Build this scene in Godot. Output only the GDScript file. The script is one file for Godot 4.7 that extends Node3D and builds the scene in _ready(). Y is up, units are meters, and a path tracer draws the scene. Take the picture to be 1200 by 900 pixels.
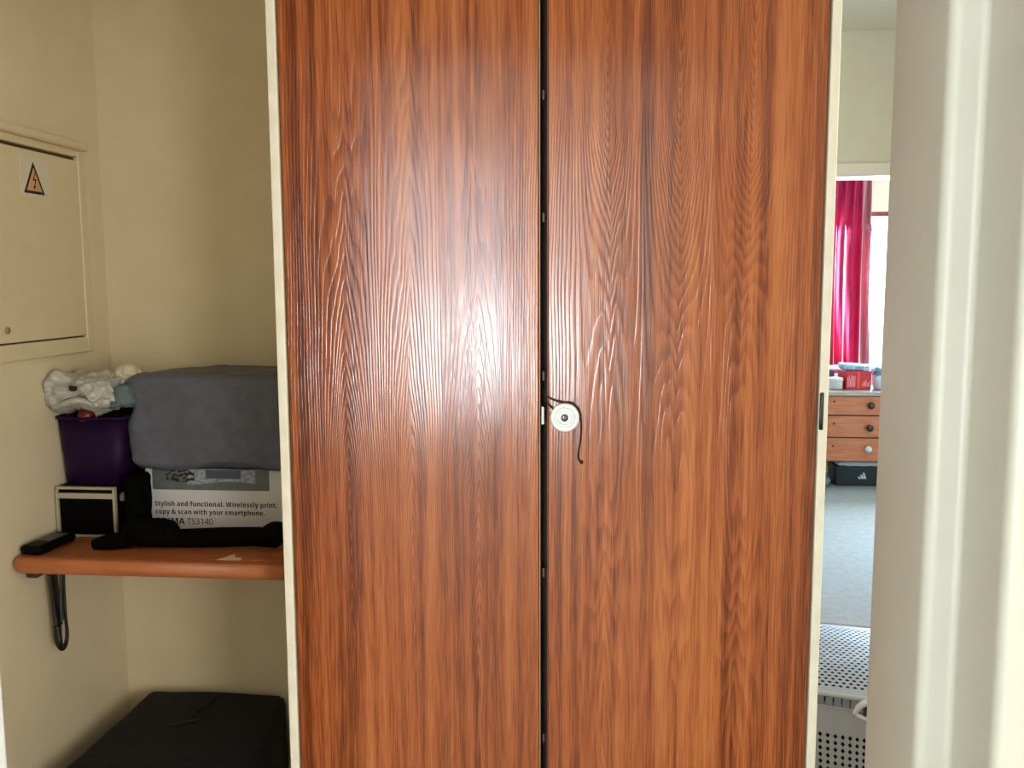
extends Node3D

# ---------------------------------------------------------------- helpers
var rng := RandomNumberGenerator.new()
var used := {}

func numbered(n: String) -> String:
	if not used.has(n):
		used[n] = 0
		return n
	used[n] += 1
	return "%s_%03d" % [n, used[n]]

func mat(c: Color, rough := 0.6, spec := 0.5, metal := 0.0) -> StandardMaterial3D:
	var m := StandardMaterial3D.new()
	m.albedo_color = c
	m.roughness = rough
	m.metallic_specular = spec
	m.metallic = metal
	return m

func noise(sd: int, freq: float, octaves := 4, kind := FastNoiseLite.TYPE_SIMPLEX_SMOOTH) -> FastNoiseLite:
	var n := FastNoiseLite.new()
	n.seed = sd
	n.frequency = freq
	n.noise_type = kind
	n.fractal_type = FastNoiseLite.FRACTAL_FBM
	n.fractal_octaves = octaves
	return n

func noise_tex(sd: int, freq: float, a: Color, b: Color, size := 256) -> NoiseTexture2D:
	var t := NoiseTexture2D.new()
	t.width = size; t.height = size; t.seamless = true
	t.noise = noise(sd, freq)
	var g := Gradient.new()
	g.colors = PackedColorArray([a, b]); g.offsets = PackedFloat32Array([0.25, 0.75])
	t.color_ramp = g
	return t

# base colour varied by noise, with a fine relief, laid on by triplanar mapping (scale = repeats per metre)
func rough_mat(a: Color, b: Color, scale: Vector3, rough: float, relief := 0.0, sd := 1, spec := 0.5, freq := 0.02) -> StandardMaterial3D:
	var m := mat(Color.WHITE, rough, spec)
	m.albedo_texture = noise_tex(sd, freq, a, b)
	m.uv1_triplanar = true
	m.uv1_scale = scale
	if relief > 0.0:
		m.heightmap_enabled = true
		m.heightmap_scale = relief
		m.heightmap_texture = noise_tex(sd + 7, 0.06, Color.BLACK, Color.WHITE)
	return m

func mesh_of(st: SurfaceTool, m: Material) -> MeshInstance3D:
	var o := MeshInstance3D.new()
	o.mesh = st.commit()
	o.material_override = m
	return o

func put(o: Node3D, called: String, parent: Node) -> Node3D:
	if parent == self:
		o.name = numbered(called)
	else:
		o.name = called
	parent.add_child(o, true)
	return o

func obj(called: String, st: SurfaceTool, m: Material, parent: Node = self, at := Vector3.ZERO) -> MeshInstance3D:
	var o := mesh_of(st, m)
	put(o, called, parent)
	o.position = at
	return o

func thing(called: String, label: String, category: String, at := Vector3.ZERO, turn := 0.0) -> Node3D:
	var o := Node3D.new()
	put(o, called, self)
	o.position = at
	o.rotation.y = turn
	o.set_meta("label", label); o.set_meta("category", category)
	return o

func tag(o: Node, label: String, category: String) -> Node:
	o.set_meta("label", label); o.set_meta("category", category)
	return o

func struct(o: Node, label: String, category: String) -> Node:
	tag(o, label, category)
	o.set_meta("kind", "structure")
	return o

func begin() -> SurfaceTool:
	var st := SurfaceTool.new()
	st.begin(Mesh.PRIMITIVE_TRIANGLES)
	st.set_smooth_group(0)
	return st

# quad, corners counter-clockwise as seen from outside
func quad(st: SurfaceTool, a: Vector3, b: Vector3, c: Vector3, d: Vector3) -> void:
	for v in [a, c, b, a, d, c]:
		st.add_vertex(v)

func tri(st: SurfaceTool, a: Vector3, b: Vector3, c: Vector3) -> void:
	for v in [a, c, b]:
		st.add_vertex(v)

const FACES := [[Vector3.RIGHT, Vector3.FORWARD, Vector3.UP], [Vector3.LEFT, Vector3.BACK, Vector3.UP], [Vector3.UP, Vector3.RIGHT, Vector3.FORWARD], [Vector3.DOWN, Vector3.RIGHT, Vector3.BACK], [Vector3.BACK, Vector3.RIGHT, Vector3.UP], [Vector3.FORWARD, Vector3.LEFT, Vector3.UP]]

func steps(h: float, r: float) -> PackedFloat32Array:
	return PackedFloat32Array([-h, -h + 0.42 * r, -h + r, h - r, h - 0.42 * r, h])

# box of the given size round `c`, with rounded edges of radius r
func add_box(st: SurfaceTool, c: Vector3, size: Vector3, r := 0.002) -> void:
	var h := size / 2.0
	r = minf(r, minf(h.x, minf(h.y, h.z)) * 0.98)
	for f in FACES:
		var n: Vector3 = f[0]; var u: Vector3 = f[1]; var v: Vector3 = f[2]
		var hu: float = absf(h.dot(u)); var hv: float = absf(h.dot(v)); var hn: float = absf(h.dot(n))
		var su := steps(hu, r); var sv := steps(hv, r)
		var P := []; var N := []; var U := []
		for j in 6:
			for i in 6:
				var p: Vector3 = n * hn + u * su[i] + v * sv[j]
				var inner: Vector3 = p.clamp(-(h - Vector3.ONE * r), h - Vector3.ONE * r)
				var nn: Vector3 = (p - inner).normalized()
				P.append(c + inner + nn * r); N.append(nn)
				U.append(Vector2(0.5 + su[i] / (2.0 * hu), 0.5 - sv[j] / (2.0 * hv)))
		for j in 5:
			for i in 5:
				var a := j * 6 + i
				for k in [a, a + 7, a + 1, a, a + 6, a + 7]:
					st.set_normal(N[k]); st.set_uv(U[k]); st.add_vertex(P[k])

func box(c: Vector3, size: Vector3, r := 0.002) -> SurfaceTool:
	var st := begin()
	add_box(st, c, size, r)
	return st

# soft body: a finely cut rounded box whose skin is moved by disp(point, normal) -> Vector3
func add_soft(st: SurfaceTool, c: Vector3, size: Vector3, r: float, n: int, disp: Callable) -> void:
	var h := size / 2.0
	r = minf(r, minf(h.x, minf(h.y, h.z)) * 0.99)
	for f in FACES:
		var nn: Vector3 = f[0]; var u: Vector3 = f[1]; var v: Vector3 = f[2]
		var hu: float = absf(h.dot(u)); var hv: float = absf(h.dot(v)); var hn: float = absf(h.dot(nn))
		var P := []
		for j in n + 1:
			for i in n + 1:
				var p: Vector3 = nn * hn + u * hu * (2.0 * i / n - 1.0) + v * hv * (2.0 * j / n - 1.0)
				var inner: Vector3 = p.clamp(-(h - Vector3.ONE * r), h - Vector3.ONE * r)
				var d: Vector3 = (p - inner).normalized()
				var q: Vector3 = inner + d * r
				P.append(c + q + disp.call(q, d))
		for j in n:
			for i in n:
				var a := j * (n + 1) + i
				quad(st, P[a], P[a + 1], P[a + n + 2], P[a + n + 1])

func soft(c: Vector3, size: Vector3, r: float, n: int, disp: Callable) -> SurfaceTool:
	var st := begin()
	add_soft(st, c, size, r, n, disp)
	st.index(); st.generate_normals()
	return st

# profile [radius, along] turned round an axis
func add_lathe(st: SurfaceTool, prof: Array, n := 32, xf := Transform3D.IDENTITY) -> void:
	for i in n:
		var a := TAU * i / n; var b := TAU * (i + 1) / n
		for k in prof.size() - 1:
			var p: Vector2 = prof[k]; var q: Vector2 = prof[k + 1]
			var A := xf * Vector3(p.x * cos(a), p.y, -p.x * sin(a)); var B := xf * Vector3(p.x * cos(b), p.y, -p.x * sin(b))
			var C := xf * Vector3(q.x * cos(b), q.y, -q.x * sin(b)); var D := xf * Vector3(q.x * cos(a), q.y, -q.x * sin(a))
			if p.x < 1e-6: tri(st, A, C, D)
			elif q.x < 1e-6: tri(st, A, B, C)
			else: quad(st, A, B, C, D)

func lathe(prof: Array, n := 32, xf := Transform3D.IDENTITY) -> SurfaceTool:
	var st := begin()
	add_lathe(st, prof, n, xf)
	st.index(); st.generate_normals()
	return st

# tube along points; radii one number or one per point; flat squeezes it along `side`
func add_tube(st: SurfaceTool, pts: Array, rad, n := 8, smooth := 6) -> void:
	var c := Curve3D.new()
	for i in pts.size():
		var p: Vector3 = pts[i]
		var t: Vector3 = (pts[mini(i + 1, pts.size() - 1)] - pts[maxi(i - 1, 0)]) / 6.0
		c.add_point(p, -t, t)
	var m := (pts.size() - 1) * smooth
	var rings := []
	var up := Vector3.UP
	for k in m + 1:
		var f := float(k) / smooth
		var p := c.samplef(f)
		var d := (c.samplef(minf(f + 0.02, pts.size() - 1)) - c.samplef(maxf(f - 0.02, 0))).normalized()
		var s := d.cross(up)
		if s.length() < 0.2: s = d.cross(Vector3.BACK)
		s = s.normalized()
		up = s.cross(d).normalized()
		var r: float
		if rad is Array: r = lerpf(rad[int(f)], rad[mini(int(f) + 1, rad.size() - 1)], f - int(f))
		else: r = rad
		var ring := []
		for i in n: ring.append(p + (s * cos(TAU * i / n) + up * sin(TAU * i / n)) * r)
		rings.append(ring)
	for k in m:
		for i in n:
			var j := (i + 1) % n
			quad(st, rings[k][i], rings[k][j], rings[k + 1][j], rings[k + 1][i])
	for e in [[0, 1], [m, 0]]:
		var mid := Vector3.ZERO
		for p in rings[e[0]]: mid += p / n
		for i in n:
			var j := (i + 1) % n
			if e[1]: tri(st, mid, rings[e[0]][j], rings[e[0]][i])
			else: tri(st, mid, rings[e[0]][i], rings[e[0]][j])

func tube(pts: Array, rad, n := 8, smooth := 6) -> SurfaceTool:
	var st := begin()
	add_tube(st, pts, rad, n, smooth)
	st.index(); st.generate_normals()
	return st

# outline (counter-clockwise in its plane) swept from xf's z=0 to z=depth, flat shaded
func extrude(poly: PackedVector2Array, depth: float, xf := Transform3D.IDENTITY) -> SurfaceTool:
	var st := begin()
	st.set_smooth_group(-1)
	var n := poly.size()
	for i in n:
		var a := poly[i]; var b := poly[(i + 1) % n]
		quad(st, xf * Vector3(a.x, a.y, 0), xf * Vector3(b.x, b.y, 0), xf * Vector3(b.x, b.y, depth), xf * Vector3(a.x, a.y, depth))
	var t := Geometry2D.triangulate_polygon(poly)
	for k in range(0, t.size(), 3):
		var p := [poly[t[k]], poly[t[k + 1]], poly[t[k + 2]]]
		if (p[1] - p[0]).cross(p[2] - p[0]) < 0: p.reverse()
		tri(st, xf * Vector3(p[0].x, p[0].y, depth), xf * Vector3(p[1].x, p[1].y, depth), xf * Vector3(p[2].x, p[2].y, depth))
		tri(st, xf * Vector3(p[0].x, p[0].y, 0), xf * Vector3(p[2].x, p[2].y, 0), xf * Vector3(p[1].x, p[1].y, 0))
	st.generate_normals()
	return st

# outline with its corners rounded: [x, y, radius] each
func rounded(pts: Array, n := 5) -> PackedVector2Array:
	var out := PackedVector2Array()
	for i in pts.size():
		var p := Vector2(pts[i][0], pts[i][1])
		var r: float = pts[i][2]
		if r <= 0.0:
			out.append(p); continue
		var q: Array = pts[(i + pts.size() - 1) % pts.size()]; var s: Array = pts[(i + 1) % pts.size()]
		var a := p + (Vector2(q[0], q[1]) - p).normalized() * r; var b := p + (Vector2(s[0], s[1]) - p).normalized() * r
		for k in n + 1:
			var t := float(k) / n
			out.append(a.lerp(p, t).lerp(p.lerp(b, t), t))
	return out

func text(called: String, s: String, font_name: String, bold: bool, width: float, m: Material, parent: Node, at: Vector3, mono_height := 0.0) -> void:
	var f := SystemFont.new()
	f.font_names = PackedStringArray([font_name])
	f.font_weight = 700 if bold else 400
	var t := TextMesh.new()
	t.font = f; t.text = s; t.font_size = 48; t.depth = 0.0006; t.pixel_size = 0.001; t.curve_step = 2.0
	t.horizontal_alignment = HORIZONTAL_ALIGNMENT_LEFT
	var size := t.get_aabb().size
	t.pixel_size = 0.001 * width / maxf(size.x, 0.0001)
	if mono_height > 0.0:
		t.pixel_size = 0.001 * mono_height / size.y
	var o := MeshInstance3D.new()
	o.mesh = t; o.material_override = m
	put(o, called, parent)
	var b := t.get_aabb()
	o.position = at - Vector3(b.position.x, b.position.y, 0)
	if mono_height > 0.0: o.scale.x = width / b.size.x
	o.position.x = at.x - b.position.x * o.scale.x

# ---------------------------------------------------------------- wood
# Veneer with cathedral figure: growth rings of a cone cut flat, repeated in strips of one flitch. Returns [colour, relief].
func veneer(sd: int, w: int, h: int, wm: float, hm: float, strips: Array, dark: Color, mid: Color, light: Color, tone: float) -> Array:
	var wob := noise(sd, 1.0, 3); var fig := noise(sd + 1, 1.0, 1); var streak := noise(sd + 2, 1.0, 3); var pore := noise(sd + 3, 1.0, 2); var jag := noise(sd + 4, 1.0, 2)
	var img := Image.create(w, h, false, Image.FORMAT_RGB8)
	var rel := Image.create(w, h, false, Image.FORMAT_L8)
	var px := PackedByteArray(); px.resize(w * h * 3)
	var rx := PackedByteArray(); rx.resize(w * h)
	var ns := strips.size()
	for j in h:
		var y := hm * j / h
		# how deep below the cut the heart lies: swings slowly with height, the same in every strip
		var sw := fig.get_noise_2d(3.0, y * 0.9)
		for i in w:
			var x := wm * i / w
			var k := 0
			var best := 9.0
			for s in ns:
				var dd := absf(x - strips[s])
				if dd < best: best = dd; k = s
			var wb := wob.get_noise_2d(x * 5.0 + k * 0.3, y * 0.9)
			var lx: float = x - strips[k] + wb * 0.014
			var near := exp(-pow(lx / 0.034, 2.0))
			var jg := jag.get_noise_2d(x * 45.0, y * 4.5)
			var d := (0.085 * sw + 0.010 * sin(k * 2.4 + y * 3.5)) * near + jg * 0.0020 * (0.3 + near)
			var ph := (sqrt(lx * lx + 0.000012) + d) * 205.0 + 20.0
			var p := ph - floorf(ph)
			var ring := smoothstep(0.15, 0.75, p) * (1.0 - smoothstep(0.86, 1.0, p))
			var st := streak.get_noise_2d(x * 42.0, y * 0.55)
			var st2 := streak.get_noise_2d(x * 13.0 + 40.0, y * 0.4)
			var po := pore.get_noise_2d(x * 420.0, y * 9.0)
			var ln := smoothstep(0.72, 1.0, 1.0 - absf(streak.get_noise_2d(x * 75.0 + 90.0, y * 0.45)) * 4.0)
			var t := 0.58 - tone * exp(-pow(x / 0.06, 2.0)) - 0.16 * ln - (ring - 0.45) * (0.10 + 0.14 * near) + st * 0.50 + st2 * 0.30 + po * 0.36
			var c: Color = dark.lerp(mid, clampf(t * 2.0, 0.0, 1.0)) if t < 0.5 else mid.lerp(light, clampf(t * 2.0 - 1.0, 0.0, 1.0))
			var o := (j * w + i) * 3
			px[o] = int(c.r * 255.0); px[o + 1] = int(c.g * 255.0); px[o + 2] = int(c.b * 255.0)
			rx[j * w + i] = int(clampf(0.55 + (0.45 - ring) * 0.75 + po * 0.30, 0.0, 1.0) * 255.0)
	img.set_data(w, h, false, Image.FORMAT_RGB8, px)
	rel.set_data(w, h, false, Image.FORMAT_L8, rx)
	return [ImageTexture.create_from_image(img), ImageTexture.create_from_image(rel)]

func wood_mat(tex: Array, rough: float, relief: float) -> StandardMaterial3D:
	var m := mat(Color.WHITE, rough, 0.5)
	m.albedo_texture = tex[0]
	m.heightmap_enabled = true
	m.heightmap_texture = tex[1]
	m.heightmap_scale = relief
	return m

# ---------------------------------------------------------------- the scene
func _ready() -> void:
	rng.seed = 7
	# camera
	var cam := Camera3D.new()
	cam.name = "camera"
	add_child(cam)
	cam.position = Vector3(0, 1.5, 0)
	cam.rotation_degrees = Vector3(-6.5, 5.17, -0.24)
	cam.fov = rad_to_deg(2.0 * atan(450.0 / 1050.0))
	cam.near = 0.05; cam.far = 200.0
	cam.current = true
	# sky and exposure
	var sky_m := ProceduralSkyMaterial.new()
	sky_m.sky_top_color = Color(0.72, 0.84, 1.0); sky_m.sky_horizon_color = Color(0.93, 0.96, 1.0)
	sky_m.ground_horizon_color = Color(0.85, 0.86, 0.84); sky_m.ground_bottom_color = Color(0.55, 0.54, 0.5)
	var sky := Sky.new()
	sky.sky_material = sky_m
	var env := Environment.new()
	env.background_mode = Environment.BG_SKY
	env.sky = sky
	env.background_energy_multiplier = 5.0
	env.ambient_light_source = Environment.AMBIENT_SOURCE_SKY
	env.tonemap_mode = Environment.TONE_MAPPER_LINEAR
	env.tonemap_exposure = 1.0
	env.sdfgi_enabled = true; env.ssao_enabled = true; env.ssil_enabled = true
	var we := WorldEnvironment.new()
	we.name = "world_environment"
	we.environment = env
	add_child(we)
	# daylight through the windows; the passage and side windows are added for fill
	area_light("rear_window_daylight", Vector3(-1.1, 1.5, 3.42), Vector2(1.7, 1.75), 0.0, Color(0.94, 0.97, 1.0), 8.0)
	area_light("rear_window_gap_daylight", Vector3(-0.67, 1.00, 3.40), Vector2(0.42, 0.70), 0.0, Color(0.93, 0.97, 1.0), 7.0)
	area_light("bedroom_window_daylight", Vector3(2.25, 1.43, -7.08), Vector2(1.6, 1.14), PI, Color(0.74, 0.88, 1.0), 26.0)
	area_light("passage_fill_light", Vector3(1.93, 1.70, -1.95), Vector2(1.55, 0.95), PI / 2, Color(1.0, 0.95, 0.87), 3.6)  # fill light added to lift the passage and alcove
	area_light("side_fill_light", Vector3(2.13, 1.55, 2.0), Vector2(1.65, 1.55), PI / 2, Color(1.0, 0.96, 0.90), 9.5)  # added fill, aimed through the near doorway at the alcove
	build_setting()
	build_wardrobe()
	build_shelf()
	build_panel()
	build_shelf_things()
	build_case()
	build_basket()
	build_bedroom()

func area_light(called: String, at: Vector3, size: Vector2, turn: float, c: Color, e: float) -> void:
	var l := AreaLight3D.new()
	l.name = called
	add_child(l)
	l.position = at
	l.rotation.y = turn
	l.area_size = size
	l.light_color = c
	l.light_energy = e
	l.area_range = 30.0
	l.area_attenuation = 2.0
	l.shadow_enabled = true

func wall(called: String, label: String, boxes: Array, m: Material) -> void:
	var st := begin()
	for b in boxes:   # [min, max]
		add_box(st, (b[0] + b[1]) / 2.0, b[1] - b[0], 0.002)
	struct(obj(called, st, m), label, "wall")

func build_setting() -> void:
	var cream := rough_mat(Color(0.88, 0.82, 0.69), Color(0.892, 0.834, 0.707), Vector3.ONE * 1.3, 0.55, 0.01, 11)
	var plain := rough_mat(Color(0.86, 0.86, 0.81), Color(0.872, 0.872, 0.823), Vector3.ONE * 1.3, 0.6, 0.01, 12)
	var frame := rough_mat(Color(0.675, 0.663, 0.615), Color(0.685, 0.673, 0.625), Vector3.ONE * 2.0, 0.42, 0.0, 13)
	var ceil_m := mat(Color(0.9, 0.9, 0.87), 0.8)
	var carpet := rough_mat(Color(0.62, 0.60, 0.57), Color(0.65, 0.63, 0.60), Vector3.ONE * 3.0, 0.75, 0.08, 14)
	struct(obj("floor", box(Vector3(0.5, -0.06, -1.7), Vector3(7.0, 0.12, 11.4), 0.002), carpet), "pale grey floor seen through the far doorway, from basket to chest", "floor")
	struct(obj("ceiling", box(Vector3(0.5, 2.72, -1.7), Vector3(7.0, 0.12, 11.4), 0.002), ceil_m), "white ceiling over the passage and both rooms", "ceiling")
	var H := 2.68
	wall("wall_left", "cream side wall of the alcove carrying the electrical panel", [[Vector3(-1.28, 0, -2.13), Vector3(-1.125, H, -0.77)]], cream)
	wall("wall_back", "cream wall behind the cluttered shelf in the alcove", [[Vector3(-1.3, 0, -2.14), Vector3(0.385, H, -2.0)]], cream)
	wall("wall_front", "wall of the near doorway in front of the passage", [[Vector3(-2.6, 0, -0.765), Vector3(-0.605, H, -0.605)], [Vector3(0.277, 0, -0.765), Vector3(2.3, H, -0.605)], [Vector3(-0.61, 2.06, -0.765), Vector3(0.28, H, -0.605)]], plain)
	wall("wall_passage", "passage wall running back from behind the wooden wardrobe", [[Vector3(0.25, 0, -4.6), Vector3(0.385, H, -2.0)]], plain)
	wall("wall_right", "right wall of the passage hidden behind the near door frame", [[Vector3(1.95, 0, -4.6), Vector3(2.1, H, -2.75)], [Vector3(1.95, 0, -1.15), Vector3(2.1, H, -0.7)], [Vector3(1.95, 0, -2.8), Vector3(2.1, 1.2, -1.1)], [Vector3(1.95, 2.2, -2.8), Vector3(2.1, H, -1.1)]], plain)
	wall("wall_far", "grey-beige wall above the bedroom doorway", [[Vector3(-1.2, 0, -4.62), Vector3(0.93, H, -4.48)], [Vector3(1.85, 0, -4.62), Vector3(3.9, H, -4.48)], [Vector3(0.9, 2.03, -4.62), Vector3(1.9, H, -4.48)]], plain)
	wall("wall_bedroom", "bedroom wall round the bright window", [[Vector3(-1.2, 0, -7.3), Vector3(1.45, H, -7.12)], [Vector3(3.05, 0, -7.3), Vector3(3.9, H, -7.12)], [Vector3(1.4, 0, -7.3), Vector3(3.1, 0.78, -7.12)], [Vector3(1.4, 2.02, -7.3), Vector3(3.1, H, -7.12)]], cream)
	wall("wall_bedroom_left", "left wall of the bedroom", [[Vector3(-1.3, 0, -7.3), Vector3(-1.15, H, -4.5)]], plain)
	wall("wall_bedroom_right", "right wall of the bedroom", [[Vector3(3.8, 0, -7.3), Vector3(3.95, H, -4.5)]], plain)
	wall("wall_rear", "wall with the window behind the camera", [[Vector3(-2.6, 0, 3.6), Vector3(-1.95, H, 3.78)], [Vector3(-0.25, 0, 3.6), Vector3(2.3, H, 3.78)], [Vector3(-2.0, 0, 3.6), Vector3(-0.2, 0.62, 3.78)], [Vector3(-2.0, 2.4, 3.6), Vector3(-0.2, H, 3.78)]], plain)
	wall("wall_rear_left", "left wall of the room behind the camera", [[Vector3(-2.7, 0, -0.7), Vector3(-2.55, H, 3.75)]], plain)
	wall("wall_rear_right", "right wall of the room behind the camera", [[Vector3(2.15, 0, -0.7), Vector3(2.3, H, 1.15)], [Vector3(2.15, 0, 2.85), Vector3(2.3, H, 3.75)], [Vector3(2.15, 0, 1.1), Vector3(2.3, 0.75, 2.9)], [Vector3(2.15, 2.35, 1.1), Vector3(2.3, H, 2.9)]], plain)

	# pressed steel frame of the near doorway
	var prof := rounded([[0.31, 0.79, 0.0], [0.245, 0.79, 0.007], [0.245, 0.667, 0.009], [0.270, 0.667, 0.006], [0.270, 0.597, 0.009], [0.345, 0.597, 0.008], [0.345, 0.61, 0.0], [0.286, 0.615, 0.0], [0.286, 0.77, 0.0], [0.31, 0.776, 0.0]])
	var up := Transform3D(Basis(Vector3(1, 0, 0), Vector3(0, 0, -1), Vector3(0, 1, 0)), Vector3.ZERO)
	var right := steel(prof, 2.06, up)
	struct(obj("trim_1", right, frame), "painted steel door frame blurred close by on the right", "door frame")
	var lp := PackedVector2Array()
	for q in prof: lp.append(Vector2(-0.327 - q.x, q.y))
	lp.reverse()
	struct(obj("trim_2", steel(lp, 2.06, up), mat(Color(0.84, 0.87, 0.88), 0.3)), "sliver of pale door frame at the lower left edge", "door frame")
	var head := begin()
	add_box(head, Vector3(-0.149, 2.045, -0.7), Vector3(0.9, 0.03, 0.18), 0.004)
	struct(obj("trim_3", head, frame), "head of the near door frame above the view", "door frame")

	# bedroom doorway frame
	var st := begin()
	add_box(st, Vector3(1.39, 2.022, -4.55), Vector3(0.99, 0.062, 0.19), 0.006)
	add_box(st, Vector3(0.925, 1.0, -4.55), Vector3(0.06, 2.0, 0.19), 0.006)
	add_box(st, Vector3(1.855, 1.0, -4.55), Vector3(0.06, 2.0, 0.19), 0.006)
	struct(obj("door_1", st, mat(Color(0.90, 0.89, 0.85), 0.35)), "white head and posts framing the bedroom doorway", "door frame")

	window("window_1", "bright bedroom window behind the magenta curtain", Vector3(2.25, 1.40, -7.2), Vector2(1.62, 1.26), rough_mat(Color(0.36, 0.25, 0.16), Color(0.45, 0.32, 0.2), Vector3(1, 6, 1), 0.5, 0.0, 15))
	window("window_3", "unseen window added in the right passage wall to brighten the passage", Vector3(2.03, 1.70, -1.95), Vector2(1.62, 1.02), mat(Color(0.85, 0.85, 0.83), 0.4), PI / 2)  # unseen window added to carry the passage fill light
	window("window_4", "unseen side window added behind the camera to light the alcove", Vector3(2.23, 1.55, 2.0), Vector2(1.72, 1.62), mat(Color(0.85, 0.85, 0.83), 0.4), PI / 2)  # added for its light on the alcove, out of view
	window("window_2", "window of the room behind the camera", Vector3(-1.1, 1.51, 3.7), Vector2(1.72, 1.8), mat(Color(0.85, 0.85, 0.83), 0.4))

func window(called: String, label: String, at: Vector3, size: Vector2, m: Material, turn := 0.0) -> void:
	var w := Node3D.new()
	put(w, called, self)
	w.position = at
	w.rotation.y = turn
	struct(w, label, "window")
	var st := begin()
	for s in [-1.0, 1.0]:
		add_box(st, Vector3(s * (size.x / 2 - 0.025), 0, 0), Vector3(0.05, size.y, 0.07), 0.004)
		add_box(st, Vector3(0, s * (size.y / 2 - 0.02), 0), Vector3(size.x, 0.04, 0.07), 0.004)
	add_box(st, Vector3(-size.x * 0.28, 0, 0), Vector3(0.04, size.y, 0.06), 0.004)
	add_box(st, Vector3(size.x * 0.28, 0, 0), Vector3(0.04, size.y, 0.06), 0.004)
	obj("window_frame", st, m, w)
	var g := mat(Color(0.95, 0.98, 1.0, 0.06), 0.02)
	g.transparency = BaseMaterial3D.TRANSPARENCY_ALPHA
	for q in [[-0.39, 0.22], [0.0, 0.56], [0.39, 0.22]]:
		obj("pane", box(Vector3(q[0] * size.x, 0, 0), Vector3(q[1] * size.x - 0.05, size.y - 0.07, 0.006), 0.001), g, w)
	if called == "window_2":   # net curtains, drawn apart in the middle
		var net := mat(Color(0.9, 0.9, 0.88), 0.8)
		net.backlight_enabled = true; net.backlight = Color(0.8, 0.8, 0.8)
		for q in [[-0.90, 0.10], [0.56, 0.90]]:
			var ct := begin()
			var n := 60
			for i in n:
				var xa := lerpf(q[0], q[1], float(i) / n); var xb := lerpf(q[0], q[1], float(i + 1) / n)
				var A := Vector3(xa, -0.95, -0.16 + 0.02 * sin(xa * 60.0)); var B := Vector3(xb, -0.95, -0.16 + 0.02 * sin(xb * 60.0))
				quad(ct, A, B, B + Vector3.UP * 1.95, A + Vector3.UP * 1.95)
			ct.index(); ct.generate_normals()
			obj("net_curtain", ct, net, w)

func steel(prof: PackedVector2Array, h: float, xf: Transform3D) -> SurfaceTool:
	# the profile lies in x and -z; swept upwards with smooth normals along its bends
	var st := begin()
	var n := prof.size()
	var area := 0.0
	for i in n: area += prof[i].cross(prof[(i + 1) % n])
	var rows := [0.0, h]
	var nrm := []
	for i in n:
		var a := prof[(i + n - 1) % n]; var b := prof[i]; var c := prof[(i + 1) % n]
		var t: Vector2 = ((b - a).normalized() + (c - b).normalized()).normalized()
		var o := Vector2(t.y, -t.x) * signf(area)
		nrm.append(Vector3(o.x, 0, -o.y).normalized())
	for i in n:
		var j := (i + 1) % n
		var a := Vector3(prof[i].x, 0, -prof[i].y); var b := Vector3(prof[j].x, 0, -prof[j].y)
		var A := a + Vector3.UP * h; var B := b + Vector3.UP * h
		var seq := [[a, i], [b, j], [B, j], [a, i], [B, j], [A, i]]
		if area > 0: seq.reverse()
		for e in seq:
			st.set_normal(nrm[e[1]]); st.add_vertex(e[0])
	return st

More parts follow.
